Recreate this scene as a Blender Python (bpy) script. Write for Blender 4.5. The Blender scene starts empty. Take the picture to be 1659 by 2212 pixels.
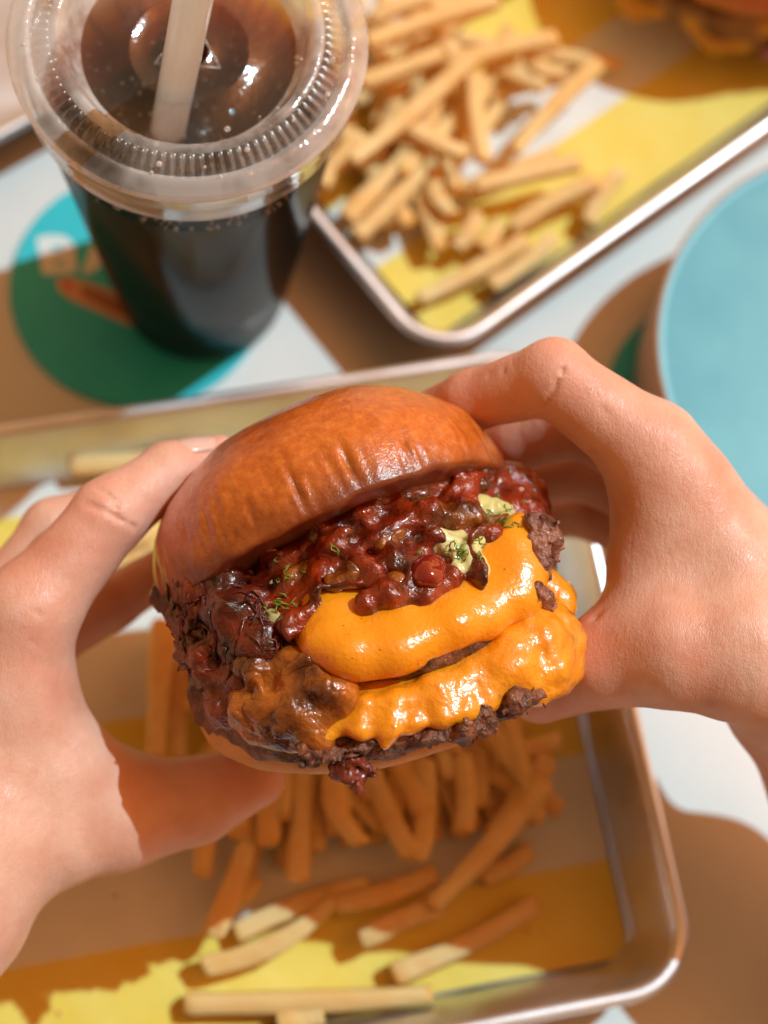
import bpy, bmesh, math, random
import numpy as np
from mathutils import Vector, Matrix
random.seed(7); rng = np.random.default_rng(7)
R = math.radians
sc = bpy.context.scene
COL = sc.collection
# ------------------------------------------------------------------ camera
H = 0.56; PITCH = R(72); ROLL = R(13); F = 4000.0   # eye 56 cm over the table, looking 72 deg down, phone held slightly turned
cam = bpy.data.cameras.new('camera'); cam_ob = bpy.data.objects.new('camera', cam); COL.objects.link(cam_ob)
cam.sensor_fit = 'VERTICAL'; cam.sensor_height = 36; cam.lens = F/2212*36
cam.clip_start = .01; cam.clip_end = 50
_s, _c = math.sin(PITCH), math.cos(PITCH)
_r, _u = np.array([1., 0, 0]), np.array([0, _s, _c])
CR = _r*math.cos(ROLL)+_u*math.sin(ROLL); CU = -_r*math.sin(ROLL)+_u*math.cos(ROLL); CF = np.array([0, _c, -_s])
_m = Matrix([(*map(float, (CR[i], CU[i], -CF[i])), (0, 0, H)[i]) for i in range(3)]+[(0, 0, 0, 1)])
cam_ob.matrix_world = _m
cam.dof.use_dof = True; cam.dof.focus_distance = .434; cam.dof.aperture_fstop = 6.0
sc.camera = cam_ob
# ------------------------------------------------------------------ sun and sky
SUN_EL = R(54); SUN_AZ = R(41)                 # azimuth measured from +X towards +Y
to_sun = Vector((math.cos(SUN_EL)*math.cos(SUN_AZ), math.cos(SUN_EL)*math.sin(SUN_AZ), math.sin(SUN_EL)))
w = bpy.data.worlds.new('World'); sc.world = w; w.use_nodes = True
nt = w.node_tree; nt.nodes.clear()
sky = nt.nodes.new('ShaderNodeTexSky'); sky.sky_type = 'NISHITA'; sky.sun_disc = False
sky.sun_elevation = SUN_EL; sky.sun_rotation = math.pi/2-SUN_AZ; sky.dust_density = 1; sky.air_density = 1.0; sky.ozone_density = .5
mul = nt.nodes.new('ShaderNodeMix'); mul.data_type = 'RGBA'; mul.blend_type = 'MULTIPLY'; mul.inputs[0].default_value = 1
mul.inputs[7].default_value = (2.5, .82, .18, 1)   # whole sky tinted warm so that the shade turns peach
bg = nt.nodes.new('ShaderNodeBackground'); bg.inputs[1].default_value = .15
wo = nt.nodes.new('ShaderNodeOutputWorld')
nt.links.new(sky.outputs[0], mul.inputs[6]); nt.links.new(mul.outputs[2], bg.inputs[0]); nt.links.new(bg.outputs[0], wo.inputs[0])
sl = bpy.data.lights.new('sun', 'SUN'); sl.energy = 3.4; sl.angle = R(.5); sl.color = (.54, .86, .95)
so = bpy.data.objects.new('sun', sl); COL.objects.link(so)
so.rotation_euler = to_sun.to_track_quat('Z', 'Y').to_euler(); so.location = to_sun*3
sc.view_settings.view_transform = 'Standard'; sc.view_settings.look = 'None'
sc.view_settings.exposure = .0; sc.view_settings.gamma = 1
cy = sc.cycles
cy.use_denoising = True; cy.max_bounces = 10; cy.transparent_max_bounces = 24
cy.diffuse_bounces = 4; cy.glossy_bounces = 4; cy.transmission_bounces = 6
cy.sample_clamp_indirect = 6; cy.caustics_reflective = False; cy.caustics_refractive = False
# ------------------------------------------------------------------ coordinate helpers (all lengths cm inside)
CAM = np.array([0, 0, H*100])
def C(px, py, d):                 # point at depth d (cm) seen at px,py of the photograph
    return CAM + d*(CF + (px-829.5)/F*CR + (1106-py)/F*CU)
def P(px, py, z=0.):              # point at height z (cm) above the table seen at px,py
    r = CF+(px-829.5)/F*CR+(1106-py)/F*CU
    return CAM+r*(z-H*100)/r[2]
def nrm(v): v = np.asarray(v, float); return v/np.linalg.norm(v)
# ------------------------------------------------------------------ mesh / object helpers
def mesh_from(name, V, Fc, smooth=True):
    me = bpy.data.meshes.new(name)
    V = np.asarray(V, np.float32)
    if isinstance(Fc, np.ndarray):
        k = Fc.shape[1]; n = len(Fc)
        me.vertices.add(len(V)); me.vertices.foreach_set('co', V.ravel())
        me.loops.add(n*k); me.loops.foreach_set('vertex_index', Fc.astype(np.int32).ravel())
        me.polygons.add(n); me.polygons.foreach_set('loop_start', np.arange(0, n*k, k, dtype=np.int32))
        me.polygons.foreach_set('loop_total', np.full(n, k, np.int32))
    else:
        me.from_pydata([tuple(map(float, v)) for v in V], [], [tuple(map(int, f)) for f in Fc])
    me.update(calc_edges=True); me.validate()
    me.polygons.foreach_set('use_smooth', np.full(len(me.polygons), smooth)); me.update()
    return me
def wloc(o):
    p = Vector((0, 0, 0))
    while o: p = p+o.location; o = o.parent
    return p
def mk(name, Vcm, Fc, mat, parent=None, origin=None, smooth=True):
    """link one mesh; Vcm in world centimetres"""
    V = np.asarray(Vcm, float)*.01
    if parent is not None: base = np.array(wloc(parent)); loc = np.zeros(3)
    else:
        base = np.zeros(3); loc = V.mean(0) if origin is None else np.asarray(origin)*.01
        if origin is None: loc[2] = V[:, 2].min()
    me = mesh_from(name, V-base-loc, Fc, smooth)
    if mat: me.materials.append(mat)
    o = bpy.data.objects.new(name, me); COL.objects.link(o); o.location = loc
    if parent is not None: o.parent = parent
    return o
def empty(name, p, label=None, cat=None, group=None):
    o = bpy.data.objects.new(name, None); COL.objects.link(o); o.location = np.asarray(p)*.01
    o.empty_display_size = .01
    return tag(o, label, cat, group)
def tag(o, label=None, cat=None, group=None, kind=None):
    for k, v in (('label', label), ('category', cat), ('group', group), ('kind', kind)):
        if v: o[k] = v
    return o
class MB:
    def __init__(s): s.v = []; s.f = []
    def add(s, V, Fc):
        n = len(s.v); s.v += [tuple(x) for x in V]; s.f += [tuple(i+n for i in f) for f in Fc]
    def loft(s, rings, close=True, caps=(False, False)):
        n = len(rings[0]); V = [p for r in rings for p in r]; Fc = []
        for i in range(len(rings)-1):
            for j in range(n if close else n-1):
                a = i*n+j; b = i*n+(j+1) % n
                Fc.append((a, b, b+n, a+n))
        if caps[0]: Fc.append(tuple(range(n-1, -1, -1)))
        if caps[1]: Fc.append(tuple(range((len(rings)-1)*n, len(rings)*n)))
        s.add(V, Fc)
    def tube(s, pts, rad, n=8, caps=True):
        pts = [np.asarray(p, float) for p in pts]; rings = []
        up = np.array([.13, .31, .94])
        for i, p in enumerate(pts):
            t = nrm(pts[min(i+1, len(pts)-1)]-pts[max(i-1, 0)])
            a = nrm(np.cross(t, up)); b = np.cross(a, t)
            r = rad[i] if hasattr(rad, '__len__') else rad
            rings.append([p+r*(math.cos(q)*a+math.sin(q)*b) for q in np.linspace(0, 2*math.pi, n, endpoint=False)])
        s.loft(rings, True, (caps, caps))
    def build(s, name, mat, parent=None, origin=None, smooth=True):
        o = mk(name, s.v, s.f, mat, parent, origin, smooth)
        bm = bmesh.new(); bm.from_mesh(o.data); bmesh.ops.recalc_face_normals(bm, faces=bm.faces); bm.to_mesh(o.data); bm.free(); return o
def lathe(prof, n=96, c=(0, 0, 0), rfun=None):
    rings = []
    for r, z in prof:
        rings.append([(c[0]+(r if rfun is None else rfun(r, z, a))*math.cos(a), c[1]+(r if rfun is None else rfun(r, z, a))*math.sin(a), c[2]+z) for a in np.linspace(0, 2*math.pi, n, endpoint=False)])
    return rings
# ------------------------------------------------------------------ noise + signed distance sculpting
_T = rng.random((32, 32, 32)).astype(np.float32)*2-1
def vnoise(p, s):
    q = p*s; i = np.floor(q).astype(int); f = (q-i).astype(np.float32); f = f*f*(3-2*f); i &= 31; j = (i+1) & 31
    x0, y0, z0 = i.T; x1, y1, z1 = j.T; fx, fy, fz = f.T
    l = lambda a, b, t: a+(b-a)*t
    return l(l(l(_T[x0, y0, z0], _T[x1, y0, z0], fx), l(_T[x0, y1, z0], _T[x1, y1, z0], fx), fy),
             l(l(_T[x0, y0, z1], _T[x1, y0, z1], fx), l(_T[x0, y1, z1], _T[x1, y1, z1], fx), fy), fz)
def fbm(p, s, o=3):
    r = 0; a = 1
    for k in range(o): r = r+a*vnoise(p+k*7.3, s*2**k); a *= .5
    return r
def smin(a, b, k):
    h = np.maximum(k-np.abs(a-b), 0)/k
    return np.minimum(a, b)-h*h*k*.25
def cone(p, a, b, ra, rb):
    a = np.asarray(a, np.float32); ba = np.asarray(b, np.float32)-a
    pa = p-a; t = np.clip(pa@ba/max(float(ba@ba), 1e-9), 0, 1)
    return np.linalg.norm(pa-t[:, None]*ba, axis=1)-(ra+(rb-ra)*t)
def ell(p, c, M, r):             # ellipsoid, rows of M are its axes
    q = (p-np.asarray(c, np.float32))@np.asarray(M, np.float32).T; r = np.asarray(r, np.float32)
    k0 = np.linalg.norm(q/r, axis=1); k1 = np.linalg.norm(q/(r*r), axis=1)+1e-6
    return k0*(k0-1)/k1
def disc(p, c, u, v, w_, rad, ht, rd, rx=1.):   # rounded disc, axis v
    q = p-np.asarray(c, np.float32); x = q@np.asarray(u, np.float32)/rx; y = q@np.asarray(v, np.float32); z = q@np.asarray(w_, np.float32)
    dx = np.sqrt(x*x+z*z)-(rad-rd); dy = np.abs(y)-(ht-rd)
    return np.minimum(np.maximum(dx, dy), 0)+np.sqrt(np.maximum(dx, 0)**2+np.maximum(dy, 0)**2)-rd
def snets(fn, lo, hi, h, L=2.2):
    lo = np.asarray(lo, float); B = 4
    nb = np.ceil((np.asarray(hi, float)-lo)/(h*B)).astype(int); n = nb*B
    bi = np.stack(np.meshgrid(*[np.arange(k) for k in nb], indexing='ij'), -1).reshape(-1, 3)
    cen = lo+(bi*B+B/2-.5)*h
    fc = fn(cen.astype(np.float32))
    Fg = np.repeat(np.repeat(np.repeat(fc.reshape(nb), B, 0), B, 1), B, 2).astype(np.float32)
    act = bi[np.abs(fc) < h*B*L]
    off = np.stack(np.meshgrid(*[np.arange(B)]*3, indexing='ij'), -1).reshape(-1, 3)
    for s in range(0, len(act), 8000):
        idx = (act[s:s+8000, None, :]*B+off[None]).reshape(-1, 3)
        Fg[idx[:, 0], idx[:, 1], idx[:, 2]] = fn((lo+idx*h).astype(np.float32))
    ins = Fg < 0
    cs = [ins[i:n[0]-1+i, j:n[1]-1+j, k:n[2]-1+k] for i in (0, 1) for j in (0, 1) for k in (0, 1)]
    tot = sum(c.astype(np.int8) for c in cs); ci = np.argwhere((tot > 0) & (tot < 8))
    acc = np.zeros((len(ci), 3)); cnt = np.zeros(len(ci))
    cor = [np.array((i, j, k)) for i in (0, 1) for j in (0, 1) for k in (0, 1)]
    val = [Fg[ci[:, 0]+c[0], ci[:, 1]+c[1], ci[:, 2]+c[2]] for c in cor]
    for a in range(8):
        for b in range(a+1, 8):
            if np.abs(cor[a]-cor[b]).sum() != 1: continue
            m = (val[a] < 0) != (val[b] < 0)
            t = val[a]/np.where(m, val[a]-val[b], 1)
            acc[m] += (cor[a]+t[:, None]*(cor[b]-cor[a]))[m]; cnt[m] += 1
    V = lo+(ci+acc/cnt[:, None])*h
    im = -np.ones(n-1, np.int64); im[ci[:, 0], ci[:, 1], ci[:, 2]] = np.arange(len(ci))
    Q = []
    for ax in range(3):
        sl0 = [slice(1, n[k]-1) for k in range(3)]; sl1 = list(sl0); sl0[ax] = slice(0, n[ax]-1); sl1[ax] = slice(1, n[ax])
        A = ins[tuple(sl0)]; Bv = ins[tuple(sl1)]; e = np.argwhere(A != Bv)
        d = [1, 1, 1]; d[ax] = 0; e = e+np.array(d); aa = A[tuple((e-np.array(d)).T)]
        u = np.zeros(3, int); v = np.zeros(3, int); u[(ax+1) % 3] = 1; v[(ax+2) % 3] = 1
        g = lambda q: im[q[:, 0], q[:, 1], q[:, 2]]
        q = np.stack([g(e-u-v), g(e-v), g(e), g(e-u)], 1)
        q = np.where(aa[:, None], q, q[:, ::-1]); Q.append(q)
    Q = np.concatenate(Q); Q = Q[(Q >= 0).all(1)]
    return V, Q
# ------------------------------------------------------------------ materials
def new_mat(name):
    m = bpy.data.materials.new(name); m.use_nodes = True
    t = m.node_tree; return m, t, t.nodes['Principled BSDF']
def L(t, a, b): t.links.new(a, b)
def node(t, ty, **kw):
    n = t.nodes.new(ty)
    for k, v in kw.items():
        if k.startswith('i_'): n.inputs[k[2:].replace('_', ' ')].default_value = v
        else: setattr(n, k, v)
    return n
def coord(t): return node(t, 'ShaderNodeTexCoord').outputs['Object']
def noise(t, scale, detail=3, rough=.55, vec=None):
    n = node(t, 'ShaderNodeTexNoise'); n.inputs['Scale'].default_value = scale; n.inputs['Detail'].default_value = detail; n.inputs['Roughness'].default_value = rough
    L(t, vec or coord(t), n.inputs['Vector']); return n.outputs[0]
def ramp(t, fac, stops, interp='LINEAR'):
    n = node(t, 'ShaderNodeValToRGB'); e = n.color_ramp.elements; n.color_ramp.interpolation = interp
    while len(e) < len(stops): e.new(.5)
    for el, (p, c) in zip(e, stops): el.position = p; el.color = (*c, 1)
    L(t, fac, n.inputs[0]); return n.outputs[0]
def bump(t, b, height, strength, dist):
    n = node(t, 'ShaderNodeBump'); n.inputs['Strength'].default_value = strength; n.inputs['Distance'].default_value = dist
    L(t, height, n.inputs['Height']); L(t, n.outputs[0], b.inputs['Normal']); L(t, n.outputs[0], b.inputs['Coat Normal']); return n
def mix(t, fac, a, b, blend='MIX'):
    n = node(t, 'ShaderNodeMix', data_type='RGBA', blend_type=blend)
    for s, v in ((0, fac), (6, a), (7, b)):
        if hasattr(v, 'is_linked'): L(t, v, n.inputs[s])
        else: n.inputs[s].default_value = v if s == 0 else (*v, 1)
    return n.outputs[2]
def mth(t, op, a, b=0., c=0.):
    n = node(t, 'ShaderNodeMath', operation=op)
    for i, v in enumerate((a, b, c)):
        if hasattr(v, 'is_linked'): L(t, v, n.inputs[i])
        else: n.inputs[i].default_value = v
    return n.outputs[0]
def simple(name, c0, c1=None, scale=60, rough=.5, bscale=None, bstr=.2, bdist=.0005, sss=0, srad=(1, .4, .2), sscale=.003, coat=0, metal=0, spec=.5, crough=.05):
    m, t, b = new_mat(name)
    if c1: L(t, ramp(t, noise(t, scale, 4), [(.35, c0), (.65, c1)]), b.inputs['Base Color'])
    else: b.inputs['Base Color'].default_value = (*c0, 1)
    b.inputs['Roughness'].default_value = rough; b.inputs['Metallic'].default_value = metal; b.inputs['Specular IOR Level'].default_value = spec
    if sss: b.inputs['Subsurface Weight'].default_value = sss; b.inputs['Subsurface Radius'].default_value = srad; b.inputs['Subsurface Scale'].default_value = sscale
    if coat: b.inputs['Coat Weight'].default_value = coat; b.inputs['Coat Roughness'].default_value = crough
    if bscale: bump(t, b, noise(t, bscale, 4), bstr, bdist)
    return m
M = {}
M['table'] = simple('white_laminate', (.70, .715, .71), (.78, .78, .77), 14, .35, 400, .05, .0002)
def metal_mat():
    m, t, b = new_mat('aluminium')
    n = noise(t, 90, 5); b.inputs['Metallic'].default_value = 1
    L(t, ramp(t, n, [(.3, (.70, .74, .80)), (.7, (.82, .85, .90))]), b.inputs['Base Color'])
    L(t, ramp(t, noise(t, 35, 4), [(.3, (.34,)*3), (.7, (.5,)*3)]), b.inputs['Roughness'])
    bump(t, b, noise(t, 160, 3), .15, .0004); return m
M['metal'] = metal_mat()
def skin_mat():
    m, t, b = new_mat('skin')
    c = ramp(t, noise(t, 45, 4), [(.28, (.60, .27, .18)), (.5, (.72, .42, .31)), (.72, (.80, .53, .42))])
    at = node(t, 'ShaderNodeAttribute', attribute_name='flush'); c = mix(t, mth(t, 'MULTIPLY', at.outputs['Fac'], .65), c, (.68, .25, .17))
    c = mix(t, ramp(t, noise(t, 160, 5, .7), [(.45, (0,)*3), (.75, (.5,)*3)]), c, (.66, .30, .20))
    L(t, c, b.inputs['Base Color'])
    b.inputs['Subsurface Weight'].default_value = .35; b.inputs['Subsurface Radius'].default_value = (1, .22, .08); b.inputs['Subsurface Scale'].default_value = .003
    L(t, ramp(t, noise(t, 300, 2), [(.3, (.38,)*3), (.7, (.56,)*3)]), b.inputs['Roughness'])
    mp = node(t, 'ShaderNodeMapping'); mp.inputs['Scale'].default_value = (1, .45, .8); mp.inputs['Rotation'].default_value = (.3, .5, .8)
    L(t, coord(t), mp.inputs['Vector'])
    v = node(t, 'ShaderNodeTexVoronoi', feature='DISTANCE_TO_EDGE'); v.inputs['Scale'].default_value = 1500
    w1 = node(t, 'ShaderNodeVectorMath', operation='ADD'); nz = node(t, 'ShaderNodeTexNoise'); nz.inputs['Scale'].default_value = 500
    sc1 = node(t, 'ShaderNodeVectorMath', operation='SCALE'); sc1.inputs[3].default_value = .0012
    L(t, mp.outputs[0], nz.inputs['Vector']); L(t, nz.outputs[1], sc1.inputs[0]); L(t, sc1.outputs[0], w1.inputs[1]); L(t, mp.outputs[0], w1.inputs[0]); L(t, w1.outputs[0], v.inputs['Vector'])
    h = mth(t, 'ADD', mth(t, 'MULTIPLY', mth(t, 'MINIMUM', v.outputs[0], .2), .9), mth(t, 'ADD', mth(t, 'MULTIPLY', noise(t, 180, 3), .8), mth(t, 'MULTIPLY', noise(t, 900, 2, vec=mp.outputs[0]), .8)))
    bump(t, b, h, .45, .0005); return m
M['skin'] = skin_mat()
M['nail'] = simple('fingernail', (.72, .42, .36), (.76, .5, .43), 120, .18, None, sss=.3, coat=.4)
def bun_mat(name, dark):
    m, t, b = new_mat(name)
    n1 = noise(t, 430, 5, .7); n2 = noise(t, 50, 4)
    c = mix(t, .5, ramp(t, n1, [(.32, (.36, .065, .005)), (.5, (.58, .14, .012)), (.68, (.78, .27, .04))]), ramp(t, n2, [(.3, (.42, .075, .006)), (.7, (.62, .155, .015))]))
    # darker, more baked towards the lower rim, with shade painted in on the left (object-space height is stored in an attribute)
    at = node(t, 'ShaderNodeAttribute', attribute_name='bake_shade')
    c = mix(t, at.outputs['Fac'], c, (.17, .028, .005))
    at2 = node(t, 'ShaderNodeAttribute', attribute_name='crumb')
    c = mix(t, at2.outputs['Fac'], c, (.30, .11, .03))
    L(t, c, b.inputs['Base Color']); b.inputs['Roughness'].default_value = .42
    b.inputs['Subsurface Weight'].default_value = .12; b.inputs['Subsurface Radius'].default_value = (1, .35, .1); b.inputs['Subsurface Scale'].default_value = .003
    b.inputs['Coat Weight'].default_value = .8; b.inputs['Coat Roughness'].default_value = .16
    h = mth(t, 'ADD', noise(t, 520, 4, .7), mth(t, 'MULTIPLY', noise(t, 110, 3), 1.2))
    bump(t, b, h, .45, .0007); return m
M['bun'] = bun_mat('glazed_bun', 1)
M['bun_low'] = simple('bun_crust', (.58, .24, .06), (.70, .36, .12), 90, .55, 300, .3, .0006, sss=.1)
M['cheese'] = simple('melted_cheese', (.86, .28, .004), (.90, .33, .006), 60, .34, 700, .25, .0004, sss=.25, srad=(1, .5, .05), sscale=.004, coat=.5, crough=.12)
M['cheese_oily'] = simple('oily_cheese', (.80, .32, .01), (.90, .42, .02), 140, .24, 330, .45, .0008, sss=.4, srad=(1, .5, .05), sscale=.003, coat=.8, crough=.08)
def oily():
    m, t, b = new_mat('oily_cheese')
    c = ramp(t, noise(t, 140, 4), [(.3, (.78, .25, .005)), (.7, (.88, .34, .01))])
    c = mix(t, ramp(t, noise(t, 170, 5, .7), [(.60, (0,)*3), (.68, (.8,)*3)]), c, (.42, .15, .04))
    L(t, c, b.inputs['Base Color']); b.inputs['Roughness'].default_value = .35
    b.inputs['Subsurface Weight'].default_value = .4; b.inputs['Subsurface Radius'].default_value = (1, .5, .05); b.inputs['Subsurface Scale'].default_value = .003
    b.inputs['Coat Weight'].default_value = 1; b.inputs['Coat Roughness'].default_value = .07
    bump(t, b, mth(t, 'ADD', noise(t, 330, 4), mth(t, 'MULTIPLY', noise(t, 120, 2), 1.5)), .55, .0011); return m
M['cheese_oily'] = oily()
def cheese_m():
    m, t, b = new_mat('melted_cheese')
    c = ramp(t, noise(t, 55, 4), [(.3, (.84, .26, .003)), (.7, (.90, .34, .007))])
    v = node(t, 'ShaderNodeTexVoronoi'); v.inputs['Scale'].default_value = 260; L(t, coord(t), v.inputs['Vector'])
    c = mix(t, ramp(t, v.outputs[0], [(.03, (.85,)*3), (.09, (0,)*3)]), c, (.20, .06, .01))
    L(t, c, b.inputs['Base Color']); L(t, ramp(t, noise(t, 90, 4), [(.35, (.24,)*3), (.65, (.42,)*3)]), b.inputs['Roughness'])
    b.inputs['Subsurface Weight'].default_value = .25; b.inputs['Subsurface Radius'].default_value = (1, .5, .05); b.inputs['Subsurface Scale'].default_value = .004
    b.inputs['Coat Weight'].default_value = .9; b.inputs['Coat Roughness'].default_value = .17
    bump(t, b, mth(t, 'ADD', noise(t, 900, 3), mth(t, 'MULTIPLY', noise(t, 130, 3), 2.)), .35, .0006); return m
M['cheese'] = cheese_m()
M['beef_pink'] = simple('pink_beef', (.12, .035, .02), (.46, .20, .14), 230, .45, 420, .9, .002, coat=.4, crough=.1)
M['relish'] = simple('relish', (.045, .003, .001), (.32, .028, .003), 110, .3, 300, .8, .0014, sss=.2, srad=(1, .22, .08), sscale=.004, coat=.7, crough=.04)
M['onion'] = simple('cooked_onion', (.07, .009, .001), (.48, .13, .009), 75, .3, 260, .8, .0014, sss=.25, srad=(1, .5, .2), sscale=.004, coat=1, crough=.04)
M['shred'] = simple('dark_shreds', (.015, .003, .002), (.20, .028, .014), 120, .45, 300, .8, .0012, coat=.25)
M['patty'] = simple('seared_beef', (.05, .014, .006), (.26, .085, .04), 260, .5, 420, .9, .002, coat=.35, crough=.1)
M['sauce'] = simple('herb_sauce', (.62, .58, .22), (.72, .68, .34), 70, .25, None, sss=.3, coat=.5)
M['dill'] = simple('dill', (.10, .20, .015), (.20, .30, .03), 200, .4)
M['fry'] = None
def fry_mat():
    m, t, b = new_mat('fried_potato')
    oi = node(t, 'ShaderNodeObjectInfo')
    c = ramp(t, noise(t, 110, 4), [(.3, (.90, .60, .22)), (.55, (.95, .76, .42)), (.75, (.96, .82, .54))])
    at = node(t, 'ShaderNodeAttribute', attribute_name='edge')
    c = mix(t, mth(t, 'MULTIPLY', at.outputs['Fac'], .7), c, (.80, .36, .04))
    c = mix(t, mth(t, 'MULTIPLY', oi.outputs['Random'], .3), c, (.84, .46, .09))
    L(t, c, b.inputs['Base Color']); b.inputs['Roughness'].default_value = .5
    b.inputs['Subsurface Weight'].default_value = .45; b.inputs['Subsurface Radius'].default_value = (1, .6, .2); b.inputs['Subsurface Scale'].default_value = .005
    bump(t, b, noise(t, 260, 4), .4, .0006); return m
M['fry'] = fry_mat()
def thin(name, tint, gloss=1., haze=.04, rough=.05, ior=1.45, hazecol=(.9, .9, .9), glint=0):
    m = bpy.data.materials.new(name); m.use_nodes = True; t = m.node_tree; t.nodes.clear()
    o = node(t, 'ShaderNodeOutputMaterial'); tr = node(t, 'ShaderNodeBsdfTransparent'); tr.inputs[0].default_value = (*tint, 1)
    gl = node(t, 'ShaderNodeBsdfGlossy'); gl.inputs['Roughness'].default_value = rough; gl.inputs[0].default_value = (gloss,)*3+(1,)
    d1 = node(t, 'ShaderNodeBsdfDiffuse'); d1.inputs[0].default_value = (*hazecol, 1)
    d2_ = node(t, 'ShaderNodeBsdfTranslucent'); d2_.inputs[0].default_value = (*hazecol, 1)
    df = node(t, 'ShaderNodeMixShader'); df.inputs[0].default_value = .5; L(t, d1.outputs[0], df.inputs[1]); L(t, d2_.outputs[0], df.inputs[2])
    lw = node(t, 'ShaderNodeLayerWeight'); lw.inputs[0].default_value = .5; f0 = ((ior-1)/(ior+1))**2*1.8
    frs = mth(t, 'MULTIPLY_ADD', mth(t, 'POWER', lw.outputs['Facing'], 5.), 1-f0, f0)
    if glint:
        bn = node(t, 'ShaderNodeBump'); bn.inputs['Strength'].default_value = glint; bn.inputs['Distance'].default_value = .001; L(t, noise(t, 140, 4, .65), bn.inputs['Height']); L(t, bn.outputs[0], gl.inputs['Normal'])
    m1 = node(t, 'ShaderNodeMixShader'); m1.inputs[0].default_value = haze
    m2 = node(t, 'ShaderNodeMixShader'); L(t, frs, m2.inputs[0])
    L(t, tr.outputs[0], m1.inputs[1]); L(t, df.outputs[0], m1.inputs[2]); L(t, m1.outputs[0], m2.inputs[1]); L(t, gl.outputs[0], m2.inputs[2])
    L(t, m2.outputs[0], o.inputs[0]); return m, t, o, m1, gl
def hazy(name, lo, hi, rough, ior, glint, sc_=45):
    m, t, o, m1, gl = thin(name, (.98, .98, .98), 1, .3, rough, ior, (.92, .93, .94), glint=glint)
    L(t, ramp(t, noise(t, sc_, 3, .6), [(.36, (lo,)*3), (.62, (hi,)*3)]), m1.inputs[0]); return m  # patchy white haze paints in caustics and refracted light on the clear plastic
M['lid'] = hazy('clear_lid', .10, .6, .11, 1.6, .7)
M['cup'], _t, _o, _m1, _gl = thin('clear_cup', (.93, .93, .93), .26, .05, .16, 1.45, (.55, .6, .68))
L(_t, ramp(_t, noise(_t, 60, 4), [(.35, (.015,)*3), (.75, (.06,)*3)]), _m1.inputs[0])   # misted plastic
M['lid_crown'] = hazy('lid_caustic_haze', .12, .7, .11, 1.5, .6, 70)
M['lid_rib'] = hazy('ribbed_lid', .05, .3, .22, 1.6, .0, 90)
M['lid_clear'] = thin('clear_lid_recess', (.97, .97, .97), 1, .04, .10, 1.5, glint=.3)[0]
M['straw'] = thin('straw_plastic', (.9, .9, .9), .8, .92, .2, 1.45, (.90, .96, .98))[0]
M['cola'], _t, _o, _m1, _gl = thin('cola', (1, 1, 1), .35, .0, .03, 1.2)
_va = node(_t, 'ShaderNodeVolumeAbsorption'); _va.inputs[0].default_value = (.66, .24, .04, 1); _va.inputs[1].default_value = 240
L(_t, _va.outputs[0], _o.inputs['Volume'])
M['bubble'] = thin('bubble', (.9, .85, .8), 1, .35, .05, 1.45, (.75, .62, .5))[0]
M['cyan'] = simple('cyan_card', (.02, .50, .58), (.025, .54, .62), 60, .45, 500, .1, .0002)
M['print_white'] = simple('white_ink', (.74, .76, .74), None, rough=.5)
M['print_peach'] = simple('peach_ink', (.70, .36, .20), None, rough=.5)
M['print_red'] = simple('red_ink', (.62, .04, .03), None, rough=.5)
M['print_brown'] = simple('brown_ink', (.36, .13, .06), None, rough=.5)
M['plate_blue'] = simple('blue_glaze', (.055, .36, .50), (.08, .42, .55), 40, .3, 120, .05, .0004, coat=.5, crough=.25)
M['plate_side'] = simple('pale_clay', (.48, .31, .19), (.56, .38, .25), 80, .6, 300, .2, .0004)
# ------------------------------------------------------------------ the table
def grid_plane(x0, x1, y0, y1, z, n=2):
    xs = np.linspace(x0, x1, n); ys = np.linspace(y0, y1, n)
    V = [(x, y, z) for y in ys for x in xs]; Fc = [(j*n+i, j*n+i+1, (j+1)*n+i+1, (j+1)*n+i) for j in range(n-1) for i in range(n-1)]
    return V, Fc
mb = MB()
TB = [(-60, -25), (70, -25), (70, 95), (-60, 95)]
mb.loft([[(x, y, z) for x, y in TB] for z in (-2.5, -.15)]+[[(x*.998, (y-35)*.998+35, 0) for x, y in TB]], True, (True, True))
table = mb.build('table', M['table'], smooth=False)
tag(table, 'white laminate table top under the trays, cup and plate', 'table')
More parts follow.
